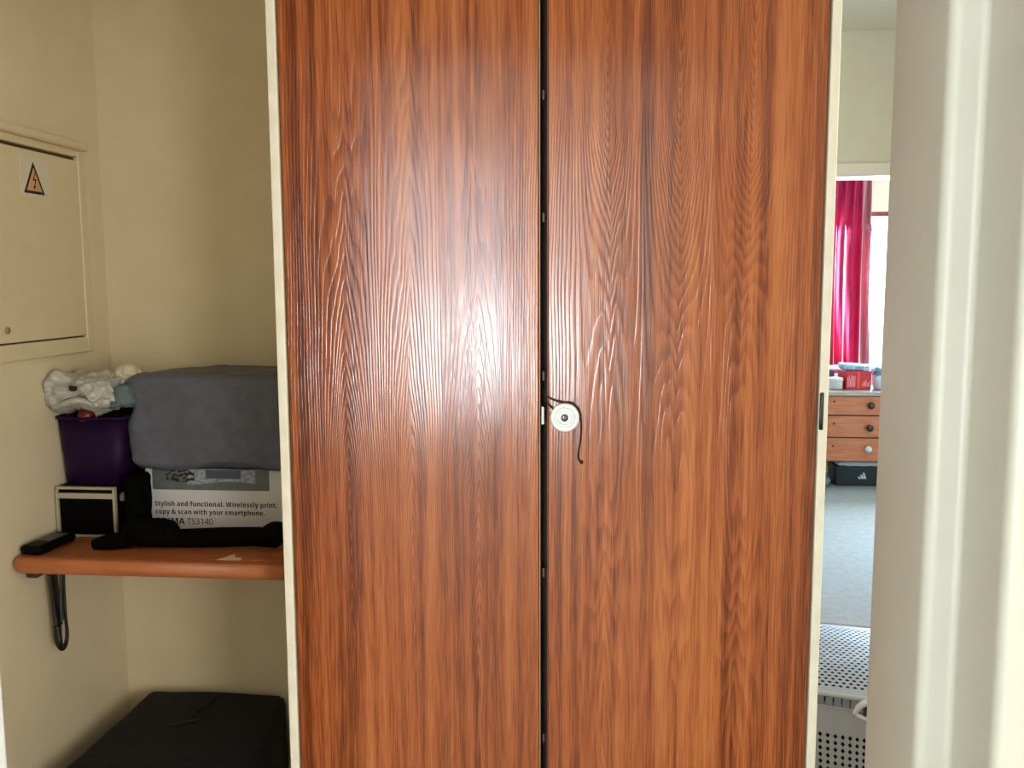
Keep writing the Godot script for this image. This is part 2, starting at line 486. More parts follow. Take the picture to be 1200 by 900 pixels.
func build_wardrobe() -> void:
	var w := thing("wardrobe", "tall built-in wardrobe with two wood-veneer doors in a cream frame", "wardrobe", Vector3(-0.078, 0, -1.75))
	var paint := rough_mat(Color(0.86, 0.83, 0.74), Color(0.89, 0.86, 0.78), Vector3.ONE * 3.0, 0.45, 0.004, 21)
	var inside := mat(Color(0.13, 0.07, 0.045), 0.7)
	var o := w.position
	# carcass (all given in the room's own axes, then moved to the wardrobe's base)
	obj("side_panel", box(Vector3(-0.534, 1.15, -1.747) - o, Vector3(0.016, 2.3, 0.503), 0.002), paint, w)
	obj("side_panel", box(Vector3(0.3775, 1.15, -1.747) - o, Vector3(0.015, 2.3, 0.503), 0.002), paint, w)
	obj("back_panel", box(Vector3(-0.078, 1.15, -1.985) - o, Vector3(0.893, 2.28, 0.02), 0.001), inside, w)
	obj("top_panel", box(Vector3(-0.078, 2.285, -1.747) - o, Vector3(0.893, 0.03, 0.5), 0.002), paint, w)
	obj("plinth", box(Vector3(-0.078, 0.04, -1.747) - o, Vector3(0.893, 0.08, 0.48), 0.002), paint, w)
	obj("dark_gap_backing", box(Vector3(-0.082, 1.17, -1.56) - o, Vector3(0.05, 2.18, 0.03), 0.002), inside, w)  # dark strip added behind the doors to make their gap dark
	# doors: each has its own sheet of veneer
	var dark := Color(0.33, 0.15, 0.055); var mid := Color(0.56, 0.285, 0.125); var light := Color(0.68, 0.40, 0.205)
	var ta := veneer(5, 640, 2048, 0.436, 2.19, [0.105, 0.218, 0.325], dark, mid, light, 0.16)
	var tb := veneer(23, 640, 2048, 0.446, 2.19, [0.10, 0.215, 0.325], dark, mid, light, 0.0)
	var edge := mat(Color(0.42, 0.21, 0.11), 0.4)
	var lit_lipping := mat(Color(0.62, 0.52, 0.42), 0.4)  # pale colour carries the highlight along this door edge
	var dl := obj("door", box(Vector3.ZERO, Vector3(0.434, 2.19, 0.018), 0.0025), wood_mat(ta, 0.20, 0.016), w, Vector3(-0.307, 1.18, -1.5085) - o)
	obj("edge_strip", box(Vector3(0.2182, 0, 0.0005), Vector3(0.0016, 2.186, 0.0185), 0.0006), lit_lipping, dl)
	var dr := obj("door", box(Vector3.ZERO, Vector3(0.443, 2.19, 0.018), 0.0025), wood_mat(tb, 0.20, 0.016), w, Vector3(0.1465, 1.18, -1.5085) - o)
	obj("edge_strip", box(Vector3(-0.2222, 0, 0), Vector3(0.0014, 2.186, 0.018), 0.0006), edge, dr)
	# white round lock on the right door
	var white := mat(Color(0.86, 0.88, 0.86), 0.25)
	var face := Transform3D(Basis(Vector3(1, 0, 0), Vector3(0, 0, 1), Vector3(0, -1, 0)), Vector3(-0.0462, 1.273, -1.4995) - o)
	var knob := obj("lock", lathe([Vector2(0.0245, 0), Vector2(0.0245, 0.008), Vector2(0.0235, 0.0105), Vector2(0.0205, 0.0115), Vector2(0.0165, 0.0108), Vector2(0.0155, 0.0095), Vector2(0.0125, 0.009), Vector2(0.0115, 0.0105), Vector2(0.009, 0.0108), Vector2(0.0062, 0.0105), Vector2(0.0, 0.0105)], 48, face), white, w)
	knob.set_meta("label", "round white door lock")
	obj("key_barrel", lathe([Vector2(0.0062, 0.009), Vector2(0.0062, 0.0125), Vector2(0.0045, 0.0132), Vector2(0.0, 0.0132)], 24, face), mat(Color(0.32, 0.34, 0.34), 0.3, 0.5, 0.8), knob)
	obj("keyhole", box(Vector3(-0.0462, 1.273, -1.4862) - o, Vector3(0.0016, 0.008, 0.001), 0.0004), mat(Color(0.01, 0.01, 0.01), 0.5), knob)
	# strike plate and catches showing in the gap
	var zinc := mat(Color(0.50, 0.49, 0.46), 0.35, 0.5, 0.6)
	obj("strike_plate", box(Vector3(-0.0835, 1.275, -1.504) - o, Vector3(0.0055, 0.031, 0.012), 0.001), zinc, w)
	for y in [1.803, 1.606, 1.342, 0.999, 0.697]:
		obj("catch", box(Vector3(-0.0825, y, -1.508) - o, Vector3(0.0045, 0.016, 0.010), 0.001), mat(Color(0.24, 0.13, 0.08), 0.5), w)
	# tarnished hinge on the right-hand frame
	var hg := obj("hinge", box(Vector3(0.3745, 1.287, -1.495) - o, Vector3(0.006, 0.062, 0.004), 0.0015), mat(Color(0.09, 0.11, 0.09), 0.45, 0.5, 0.5), w)
	obj("hinge_pin", tube([Vector3(0.3722, 1.258, -1.4915) - o, Vector3(0.3722, 1.316, -1.4915) - o], 0.0022, 8, 3), mat(Color(0.20, 0.24, 0.20), 0.4, 0.5, 0.6), hg)

	# cord looped round the lock
	var st := begin()
	var z := -1.488
	var a := []
	for p in [[-0.0826, 1.3165, -1.512], [-0.0795, 1.3105, -1.497], [-0.0656, 1.3028, -1.493], [-0.05, 1.2985, -1.492], [-0.0352, 1.2975, -1.493], [-0.0232, 1.2865, -1.493], [-0.0195, 1.2694, -1.4945], [-0.0187, 1.2514, -1.4965], [-0.0198, 1.2333, -1.497], [-0.023, 1.2129, -1.497], [-0.0227, 1.2015, -1.497], [-0.0167, 1.194, -1.497]]:
		a.append(Vector3(p[0], p[1], p[2]))
	add_tube(st, a, 0.0015, 8, 5)
	a = []
	for p in [[-0.083, 1.303, -1.512], [-0.079, 1.2993, -1.497], [-0.071, 1.2925, -1.494], [-0.0665, 1.286, -1.493], [-0.0710, 1.276, -1.495]]:
		a.append(Vector3(p[0], p[1], p[2]))
	add_tube(st, a, 0.0014, 8, 5)
	add_lathe(st, [Vector2(0, 0.003), Vector2(0.0024, 0.002), Vector2(0.003, 0), Vector2(0.0024, -0.002), Vector2(0, -0.003)], 10, Transform3D(Basis.IDENTITY, Vector3(-0.0178, 1.196, -1.496)))
	st.index(); st.generate_normals()
	tag(obj("cord", st, mat(Color(0.09, 0.045, 0.035), 0.8)), "thin dark cord looped over the white lock, its end dangling", "cord")

func build_shelf() -> void:
	var s := thing("shelf", "orange-brown wooden shelf with rounded front edge in the alcove", "shelf", Vector3(-0.835, 0.942, -1.8))
	var wood := rough_mat(Color(0.66, 0.37, 0.21), Color(0.73, 0.44, 0.26), Vector3(0.8, 9.0, 9.0), 0.42, 0.004, 31)
	# plan with a rounded left front corner, bull-nosed along the front
	var st := begin()
	var out := rounded([[-0.2885, 0.2, 0.0], [-0.2885, -0.2145, 0.030], [0.288, -0.2145, 0.0], [0.288, 0.2, 0.0]], 8)
	var rings := []
	for k in 9:
		var t := -PI / 2 + PI * k / 8.0
		var inset := 0.008 * (1.0 - cos(t)); var y := 0.015 + 0.015 * sin(t)
		var ring := []
		for p in out: ring.append(Vector3(p.x + (inset if p.x < -0.2 and p.y < 0.1 else 0.0), y, -p.y - (inset if p.y < 0.1 else 0.0)))
		rings.append(ring)
	var n := out.size()
	for k in 8:
		for i in n:
			var j := (i + 1) % n
			quad(st, rings[k][i], rings[k][j], rings[k + 1][j], rings[k + 1][i])
	var tr := Geometry2D.triangulate_polygon(out)
	for k in range(0, tr.size(), 3):
		var q := [tr[k], tr[k + 1], tr[k + 2]]
		if (out[q[1]] - out[q[0]]).cross(out[q[2]] - out[q[0]]) < 0: q.reverse()
		tri(st, rings[8][q[0]], rings[8][q[1]], rings[8][q[2]])
		tri(st, rings[0][q[0]], rings[0][q[2]], rings[0][q[1]])
	st.index(); st.generate_normals()
	obj("board", st, wood, s)
	obj("bracket", box(Vector3(-0.258, -0.008, 0.165), Vector3(0.024, 0.016, 0.05), 0.004), mat(Color(0.22, 0.12, 0.07), 0.5), s)
	obj("wall_batten", box(Vector3(0.0, -0.012, -0.185), Vector3(0.57, 0.024, 0.028), 0.003), mat(Color(0.78, 0.74, 0.64), 0.6), s)
	var chip := extrude(PackedVector2Array([Vector2(-0.022, -0.008), Vector2(0.026, -0.008), Vector2(0.024, 0.006), Vector2(0.007, 0.008), Vector2(0.001, 0.030), Vector2(-0.006, 0.022), Vector2(-0.010, 0.006)]), 0.0006, Transform3D(Basis(Vector3(1, 0, 0), Vector3(0, 0, -1), Vector3(0, 1, 0)), Vector3(0.139, 0.0300, 0.178)))
	obj("torn_label", chip, mat(Color(0.92, 0.80, 0.70), 0.7), s)
	var chip2 := extrude(PackedVector2Array([Vector2(-0.014, -0.005), Vector2(0.014, -0.005), Vector2(0.002, 0.008)]), 0.0006, Transform3D(Basis(Vector3(1, 0, 0), Vector3(0, 0, -1), Vector3(0, 1, 0)), Vector3(0.198, 0.0300, 0.178)))
	obj("torn_label", chip2, mat(Color(0.74, 0.52, 0.38), 0.7), s)

func build_panel() -> void:
	var p := thing("electrical_panel", "cream electrical distribution box with warning triangle on alcove wall", "electrical panel", Vector3(-1.125, 1.35, -1.6))
	var paint := rough_mat(Color(0.87, 0.81, 0.66), Color(0.88, 0.822, 0.675), Vector3.ONE * 3.0, 0.45, 0.006, 41)
	var gap := mat(Color(0.30, 0.24, 0.15), 0.8)
	# frame round the recessed door: z from -1.2 to -1.96
	var st := begin()
	add_box(st, Vector3(0.0058, 0.221, -0.302), Vector3(0.0144, 0.442, 0.026), 0.004)
	add_box(st, Vector3(0.006, 0.2095, 0.405), Vector3(0.014, 0.447, 0.03), 0.004)
	add_box(st, Vector3(0.006, 0.017, 0.060), Vector3(0.014, 0.034, 0.70), 0.004)
	add_box(st, Vector3(0.006, 0.434, 0.060), Vector3(0.014, 0.026, 0.70), 0.004)
	obj("frame", st, paint, p)
	obj("ledge", box(Vector3(0.014, 0.445, 0.054), Vector3(0.034, 0.020, 0.728), 0.008), paint, p)
	obj("recess", box(Vector3(0.001, 0.227, 0.055), Vector3(0.004, 0.40, 0.69), 0.001), gap, p)
	var d := obj("door", box(Vector3(0.0065, 0.2255, 0.0515), Vector3(0.011, 0.377, 0.679), 0.0025), paint, p)
	obj("latch", lathe([Vector2(0.007, 0), Vector2(0.007, 0.003), Vector2(0.0055, 0.0045), Vector2(0, 0.0045)], 20, Transform3D(Basis(Vector3(0, -1, 0), Vector3(1, 0, 0), Vector3(0, 0, 1)), Vector3(0.012, 0.062, -0.016))), mat(Color(0.62, 0.55, 0.42), 0.5), d)
	obj("latch_slot", box(Vector3(0.0166, 0.062, -0.016), Vector3(0.001, 0.009, 0.0014), 0.0004), gap, d)
	# warning sticker; its plane is z,y on the door's face
	var s := obj("warning_sticker", box(Vector3(0.0123, 0.361, -0.134), Vector3(0.0008, 0.076, 0.094), 0.0003), mat(Color(0.86, 0.83, 0.75), 0.45), p)
	var xf := Transform3D(Basis(Vector3(0, 0, -1), Vector3(0, 1, 0), Vector3(1, 0, 0)).scaled(Vector3(1, 0.86, 0.87)), Vector3(0.0126, 0.3595, -0.129))
	obj("triangle_border", extrude(PackedVector2Array([Vector2(-0.039, -0.036), Vector2(0.039, -0.036), Vector2(0.0, 0.037)]), 0.0005, xf), mat(Color(0.03, 0.025, 0.02), 0.5), s)
	obj("triangle_field", extrude(PackedVector2Array([Vector2(-0.0285, -0.0295), Vector2(0.0285, -0.0295), Vector2(0.0, 0.0235)]), 0.0008, xf), mat(Color(0.84, 0.64, 0.45), 0.5), s)
	obj("lightning_bolt", extrude(PackedVector2Array([Vector2(0.004, 0.014), Vector2(-0.006, -0.006), Vector2(0.0035, -0.0055), Vector2(-0.0015, -0.019), Vector2(-0.0045, -0.0175), Vector2(-0.0015, -0.026), Vector2(0.005, -0.0195), Vector2(0.0015, -0.0195), Vector2(0.0085, -0.0015), Vector2(-0.001, -0.002), Vector2(0.0065, 0.0135)]), 0.0011, xf), mat(Color(0.17, 0.07, 0.03), 0.5), s)

func build_shelf_things() -> void:
	var top := 0.972
	var black := mat(Color(0.03, 0.03, 0.033), 0.6, 0.25)
	var soft_black := rough_mat(Color(0.02, 0.02, 0.024), Color(0.05, 0.05, 0.055), Vector3.ONE * 8.0, 0.9, 0.02, 51, 0.15)
	# small handheld at the left end of the shelf
	var ph := thing("handheld_device", "small black handheld device with grey screen at the shelf's left end", "handheld device", Vector3(-1.09, top, -1.668), deg_to_rad(-6))
	obj("body", box(Vector3(0, 0.009, 0), Vector3(0.046, 0.018, 0.112), 0.008), mat(Color(0.03, 0.03, 0.032), 0.5, 0.2), ph)
	obj("screen", box(Vector3(0.0, 0.0178, -0.012), Vector3(0.030, 0.0016, 0.056), 0.0007), mat(Color(0.27, 0.29, 0.27), 0.4, 0.3), ph)

	# small black box with a pale framed front
	var ab := thing("framed_box", "small black box with pale metal frame, standing below the purple basket", "box", Vector3(-1.055, top, -1.828))
	var pale := mat(Color(0.70, 0.66, 0.56), 0.4)
	obj("body", box(Vector3(0, 0.053, 0), Vector3(0.130, 0.106, 0.15), 0.004), black, ab)
	var st := begin()
	for x in [-0.0625, 0.0625]: add_box(st, Vector3(x, 0.053, 0.078), Vector3(0.0055, 0.106, 0.010), 0.0012)
	add_box(st, Vector3(0, 0.1035, 0.078), Vector3(0.130, 0.0055, 0.010), 0.0012)
	add_box(st, Vector3(0, 0.087, 0.078), Vector3(0.126, 0.0115, 0.009), 0.0012)
	add_box(st, Vector3(0, 0.0018, 0.078), Vector3(0.130, 0.0036, 0.010), 0.001)
	obj("front_frame", st, pale, ab)
	obj("front_panel", box(Vector3(0, 0.042, 0.0755), Vector3(0.120, 0.078, 0.003), 0.001), mat(Color(0.012, 0.012, 0.013), 0.5, 0.2), ab)
	obj("slot", box(Vector3(0, 0.0968, 0.076), Vector3(0.120, 0.008, 0.003), 0.001), black, ab)
	var nz := noise(61, 60.0, 2)
	obj("tag", soft(Vector3(0.073, 0.082, 0.062), Vector3(0.014, 0.020, 0.014), 0.005, 8, func(p, d): return d * 0.004 * nz.get_noise_3dv(p)), mat(Color(0.55, 0.56, 0.55), 0.5), ab)

	# purple tapered basket
	var bk := thing("purple_basket", "dark purple tapered plastic basket stuffed with bags, on the framed box", "basket", Vector3(-1.047, top + 0.1065, -1.83))
	var purple := mat(Color(0.125, 0.035, 0.18), 0.5, 0.3)
	obj("body", bin(Vector2(0.130, 0.13), Vector2(0.150, 0.150), 0.143, 0.003), purple, bk)
	var rim := begin()
	var loop := []
	for k in 41:
		var q := sup(TAU * k / 40.0, 0.077, 0.077, 6.0)
		loop.append(Vector3(q.x, 0.143, q.y))
	add_tube(rim, loop, 0.0032, 8, 2)
	rim.index(); rim.generate_normals()
	obj("rim", rim, purple, bk)

	# things stuffed in the basket
	var crump := noise(71, 13.0, 3); crump.fractal_type = FastNoiseLite.FRACTAL_RIDGED
	var wave := noise(72, 9.0, 2)
	var bag_m := rough_mat(Color(0.64, 0.64, 0.61), Color(0.74, 0.74, 0.71), Vector3.ONE * 6.0, 0.3, 0.02, 73)
	var dark_hole_and_print := noise(75, 55.0, 1)
	var pb := thing("plastic_bag", "crumpled white plastic bag bulging out of the purple basket", "plastic bag", Vector3(-1.062, 1.275, -1.79))
	obj("bag", soft(Vector3.ZERO, Vector3(0.150, 0.072, 0.115), 0.034, 44, func(p, d): return d * (0.019 * crump.get_noise_3dv(p) - 0.006) + Vector3(0, 0.014 * wave.get_noise_3dv(p * 1.3), 0.0)), bag_m, pb)
	var knot := begin()
	add_tube(knot, [Vector3(-0.045, -0.030, 0.052), Vector3(-0.01, -0.018, 0.064), Vector3(0.02, -0.012, 0.062), Vector3(0.052, -0.026, 0.052)], [0.005, 0.0075, 0.007, 0.004], 10, 6)
	knot.index(); knot.generate_normals()
	obj("twisted_fold", knot, bag_m, pb)
	obj("dark_hole_and_print", soft(Vector3(0.006, 0.012, 0.0585), Vector3(0.022, 0.011, 0.008), 0.004, 10, func(p, d): return d * 0.003 * dark_hole_and_print.get_noise_3dv(p)), mat(Color(0.06, 0.05, 0.08), 0.5), pb)  # shade of a hole in the bag, built as a dark lump; others are print
	for q in [[0.047, 0.010, 0.051], [0.050, 0.016, 0.047]]:
		obj("dark_hole_and_print", soft(Vector3(q[0], q[1], q[2]), Vector3(0.006, 0.003, 0.006), 0.0014, 5, func(p, d): return d * 0.0015 * dark_hole_and_print.get_noise_3dv(p)), mat(Color(0.22, 0.23, 0.24), 0.5), pb)
	tag(obj("teal_cloth", soft(Vector3.ZERO, Vector3(0.078, 0.046, 0.075), 0.016, 24, func(p, d): return d * 0.007 * wave.get_noise_3dv(p * 3.0)), rough_mat(Color(0.30, 0.37, 0.40), Color(0.40, 0.47, 0.49), Vector3.ONE * 8.0, 0.6, 0.02, 77), self, Vector3(-0.992, 1.266, -1.795)), "folded blue-grey cloth tucked beside the white plastic bag", "cloth")
	tag(obj("tissue_ball", soft(Vector3.ZERO, Vector3(0.042, 0.034, 0.04), 0.016, 20, func(p, d): return d * 0.006 * crump.get_noise_3dv(p * 2.0)), mat(Color(0.80, 0.78, 0.66), 0.7), self, Vector3(-0.985, 1.309, -1.815)), "crumpled off-white tissue on top of the blue-grey cloth", "tissue")
	tag(obj("red_ball", lathe([Vector2(0, -0.018), Vector2(0.009, -0.0156), Vector2(0.0156, -0.009), Vector2(0.018, 0), Vector2(0.0156, 0.009), Vector2(0.009, 0.0156), Vector2(0, 0.018)], 24), mat(Color(0.36, 0.075, 0.065), 0.35), self, Vector3(-1.054, 1.226, -1.768)), "small shiny red ball peeping over the purple basket's rim", "ball")
	tag(obj("black_cloth", soft(Vector3.ZERO, Vector3(0.130, 0.10, 0.122), 0.03, 20, func(p, d): return d * 0.006 * wave.get_noise_3dv(p * 2.0)), soft_black, self, Vector3(-1.047, 1.185, -1.838)), "black cloth filling the purple basket beneath the white bag", "cloth")

	# printer carton
	var ct := thing("printer_carton", "white printed printer carton on the shelf beneath the grey cover", "carton", Vector3(-0.76, top, -1.89))
	var card := mat(Color(0.84, 0.84, 0.85), 0.6)
	obj("carton_body", box(Vector3(0, 0.0675, 0), Vector3(0.385, 0.135, 0.17), 0.002), card, ct)
	var ink := mat(Color(0.03, 0.03, 0.035), 0.6)
	var pic := mat(Color.WHITE, 0.45)
	pic.albedo_texture = carton_picture()
	obj("printed_picture", box(Vector3(-0.048, 0.112, 0.0854), Vector3(0.257, 0.044, 0.0006), 0.0002), pic, ct)
	var side := obj("printed_strip", box(Vector3(0.152, 0.112, 0.0854), Vector3(0.07, 0.044, 0.0006), 0.0002), mat(Color(0.10, 0.09, 0.085), 0.5), ct)
	side.set_meta("label", "dark printed strip at the right of the carton")
	text("lettering", "Stylish and functional. Wirelessly print,", "Droid Sans", true, 0.270, ink, ct, Vector3(-0.174, 0.0505, 0.085))
	text("lettering", "copy & scan with your smartphone.", "Droid Sans", true, 0.241, ink, ct, Vector3(-0.173, 0.033, 0.085))
	text("lettering", "PIXMA", "Droid Sans", true, 0.062, ink, ct, Vector3(-0.171, 0.0145, 0.085), 0.0135)
	text("lettering", "TS3140", "Droid Sans", false, 0.057, ink, ct, Vector3(-0.1035, 0.0145, 0.085), 0.0135)

	# grey cover over what stands on the carton
	var fold := noise(81, 5.0, 3); var fine := noise(82, 16.0, 3)
	var cover := func(p: Vector3, d: Vector3) -> Vector3:
		var o := d * (0.008 * fold.get_noise_3dv(p) + 0.003 * fine.get_noise_3dv(p))
		if d.z > 0.3 or d.x < -0.3:
			o.y += 0.006 * sin(p.x * 26.0 + 1.2) * clampf(-p.y * 12.0, 0.0, 1.0)
		# the left end: a tuck at mid height, its upper corner drawn in
		var e := clampf((-p.x - 0.10) / 0.08, 0.0, 1.0)
		o.x += e * (0.013 * exp(-pow((p.y - 0.035) / 0.022, 2.0)) + 0.004 * clampf((-p.y - 0.082) / 0.02, 0.0, 1.0) - 0.003)
		o.y -= e * clampf((p.y - 0.05) * 10.0, 0.0, 1.0) * 0.012 * e
		# top front edge sags a little in the middle
		o.y -= 0.006 * clampf(p.y * 12.0, 0.0, 1.0) * clampf(p.z * 10.0, 0.0, 1.0) * (1.0 - absf(p.x) * 4.0)
		return o
	tag(obj("grey_cover", soft(Vector3(-0.769, 1.2125, -1.875), Vector3(0.400, 0.203, 0.196), 0.017, 48, cover), rough_mat(Color(0.325, 0.345, 0.40), Color(0.355, 0.375, 0.43), Vector3.ONE * 5.0, 0.55, 0.015, 83), self), "large slate-grey fabric cover draped on top of the printer carton", "cover")

	# black bag between basket and carton
	var crease := noise(91, 12.0, 3)
	tag(obj("black_bag", soft(Vector3(-0.9495, 1.0385, -1.7655), Vector3(0.034, 0.133, 0.066), 0.012, 24, func(p, d): return d * 0.005 * crease.get_noise_3dv(p)), soft_black, self), "slim upright black bag squeezed between framed box and printer carton", "bag")
	# folded umbrella lying along the front of the shelf
	var um := thing("folded_umbrella", "long black folded umbrella lying along the front of the shelf", "umbrella", Vector3(-0.82, top, -1.70), 0.0)
	obj("canopy", tube([Vector3(-0.172, 0.0105, 0.04), Vector3(-0.15, 0.014, 0.036), Vector3(-0.115, 0.018, 0.026), Vector3(-0.102, 0.026, 0.020), Vector3(-0.090, 0.0295, 0.014), Vector3(-0.045, 0.029, 0.010), Vector3(-0.028, 0.027, 0.010), Vector3(-0.022, 0.020, 0.010)], [0.009, 0.0145, 0.018, 0.025, 0.0295, 0.029, 0.026, 0.015], 16, 6), soft_black, um)
	obj("wrapped_canopy", tube([Vector3(-0.06, 0.018, 0.012), Vector3(0.0, 0.0185, 0.01), Vector3(0.08, 0.021, 0.006), Vector3(0.16, 0.023, 0.002)], [0.018, 0.0185, 0.020, 0.019], 14, 8), soft_black, um)
	obj("handle", tube([Vector3(0.145, 0.022, 0.004), Vector3(0.165, 0.022, 0.002), Vector3(0.184, 0.026, 0.0), Vector3(0.196, 0.0265, 0.0), Vector3(0.206, 0.022, 0.0), Vector3(0.210, 0.020, 0.0)], [0.018, 0.020, 0.0265, 0.0265, 0.020, 0.010], 14, 5), mat(Color(0.03, 0.03, 0.033), 0.6, 0.15), um)

	# strap hanging below the shelf
	var sp := thing("hanging_strap", "dark webbing strap with a black end loop hanging under the shelf", "strap", Vector3(-1.098, 0.942, -1.69))
	var web := begin()
	var path := [Vector3(0.0, 0.0, 0.006), Vector3(0.0, -0.05, 0.003), Vector3(0.001, -0.10, 0.0), Vector3(0.002, -0.145, -0.002)]
	ribbon(web, path, 0.026, 0.003)
	obj("webbing", web, mat(Color(0.045, 0.045, 0.05), 0.45), sp)
	var shine := begin()
	ribbon(shine, [Vector3(0.014, 0.0, -0.014), Vector3(0.009, -0.03, -0.012), Vector3(0.007, -0.09, -0.009), Vector3(0.006, -0.135, -0.008)], 0.010, 0.003)
	obj("grey_webbing", shine, mat(Color(0.24, 0.24, 0.25), 0.4), sp)
	var lp := begin()
	add_tube(lp, [Vector3(0.012, 0.0, -0.024), Vector3(0.008, -0.04, -0.021), Vector3(0.008, -0.12, -0.018), Vector3(0.008, -0.165, -0.020), Vector3(0.008, -0.186, -0.014), Vector3(0.008, -0.193, 0.0), Vector3(0.006, -0.175, 0.007), Vector3(0.004, -0.14, 0.006)], [0.003, 0.003, 0.003, 0.0038, 0.0042, 0.0045, 0.0075, 0.0075], 10, 6)
	lp.index(); lp.generate_normals()
	obj("end_loop", lp, mat(Color(0.015, 0.015, 0.017), 0.5), sp)

func ribbon(st: SurfaceTool, pts: Array, w: float, t: float) -> void:
	for k in pts.size() - 1:
		var a: Vector3 = pts[k]; var b: Vector3 = pts[k + 1]
		var X := Vector3(t / 2, 0, 0); var Z := Vector3(0, 0, w / 2)
		quad(st, a + X + Z, a + X - Z, b + X - Z, b + X + Z)
		st.set_smooth_group(0)
		quad(st, a - X - Z, a - X + Z, b - X + Z, b - X - Z)
		quad(st, a - X + Z, a + X + Z, b + X + Z, b - X + Z)
		quad(st, a + X - Z, a - X - Z, b - X - Z, b + X - Z)
	st.generate_normals()

func carton_picture() -> ImageTexture:
	# flat print: grey ground, a pale printer with dark paper slot and a dark leafy motif
	var w := 256; var h := 64
	var img := Image.create(w, h, false, Image.FORMAT_RGB8)
	var n := noise(88, 0.05, 4); var n2 := noise(89, 0.035, 3)
	for y in h:
		for x in w:
			var c := Color(0.36, 0.38, 0.39).lerp(Color(0.44, 0.46, 0.47), 0.5 + 0.5 * n2.get_noise_2d(x, y))
			var u := float(x) / w; var v := float(y) / h
			if u > 0.30 and u < 0.88 and v < 0.66 + 0.1 * sin(u * 7.0):
				c = Color(0.48, 0.52, 0.58).lerp(Color(0.66, 0.70, 0.76), clampf(0.5 + n2.get_noise_2d(x * 2.0, y * 2.0), 0, 1))
				if u > 0.46 and u < 0.76 and v < 0.42: c = Color(0.30, 0.34, 0.42)
			if u > 0.12 and u < 0.36 and v < 0.6 and n.get_noise_2d(x * 1.5, y * 1.5) > 0.02:
				c = Color(0.08, 0.085, 0.09)
			img.set_pixel(x, y, c)
	return ImageTexture.create_from_image(img)

# point of a superellipse
func sup(a: float, rx: float, rz: float, n: float) -> Vector2:
	var c := cos(a); var s := sin(a)
	var k := pow(pow(absf(c), n) + pow(absf(s), n), -1.0 / n)
	return Vector2(rx * c * k, rz * s * k)

# open tapered bin with walls of thickness t; a = full size at the base, b = at the rim
func bin(a: Vector2, b: Vector2, h: float, t: float) -> SurfaceTool:
	var st := begin()
	var rows := [[a, 0.0, 0.0], [b, h, 0.0], [b - Vector2(t, t) * 2.0, h, 0.0], [a - Vector2(t, t) * 2.0, t, 0.0]]
	var n := 48
	var ring := func(r): 
		var out := []
		for k in n:
			var q := sup(TAU * k / n, r[0].x / 2, r[0].y / 2, 6.0)
			out.append(Vector3(q.x, r[1], -q.y))
		return out
	for k in 3:
		var A: Array = ring.call(rows[k]); var B: Array = ring.call(rows[k + 1])
		for i in n:
			var j := (i + 1) % n
			quad(st, A[i], A[j], B[j], B[i])
	var C: Array = ring.call(rows[0]); var D: Array = ring.call(rows[3])
	for i in n:
		var j := (i + 1) % n
		tri(st, Vector3(0, 0, 0), C[j], C[i])
		tri(st, Vector3(0, t, 0), D[i], D[j])
	st.index(); st.generate_normals()
	return st

func build_case() -> void:
	var c := thing("black_case", "large black fabric-covered case standing on the floor under the shelf", "case", Vector3(-0.84, 0, -1.70))
	var fab := rough_mat(Color(0.125, 0.142, 0.148), Color(0.15, 0.168, 0.172), Vector3.ONE * 7.0, 0.6, 0.012, 101, 0.2)
	var n := noise(102, 4.0, 3)
	# a little wider towards the front right
	var shape := func(p: Vector3, d: Vector3) -> Vector3:
		var o := d * 0.004 * n.get_noise_3dv(p)
		o.x += clampf(p.x / 0.2, -0.15, 1.0) * 0.060 * clampf((p.z + 0.27) / 0.3, 0.0, 1.2)
		o.y += 0.004 * (1.0 - pow(p.x / 0.2, 2.0)) * clampf(p.y * 6.0, 0.0, 1.0)
		return o
	obj("case_body", soft(Vector3(-0.045, 0.265, 0.0), Vector3(0.338, 0.53, 0.545), 0.018, 30, shape), fab, c)
	obj("piping", tube([Vector3(-0.205, 0.524, -0.262), Vector3(-0.05, 0.5275, -0.267), Vector3(0.108, 0.526, -0.262)], 0.0035, 8, 6), fab, c)
	var cord := obj("carry_cord", tube([Vector3(-0.040, 0.534, -0.252), Vector3(-0.036, 0.537, -0.22), Vector3(-0.045, 0.5365, -0.18), Vector3(-0.050, 0.538, -0.15), Vector3(-0.030, 0.537, -0.128), Vector3(-0.060, 0.536, -0.110), Vector3(-0.085, 0.535, -0.095)], 0.0025, 8, 6), mat(Color(0.012, 0.012, 0.013), 0.6), c)
	cord.set_meta("label", "thin black cord lying on the case's lid")

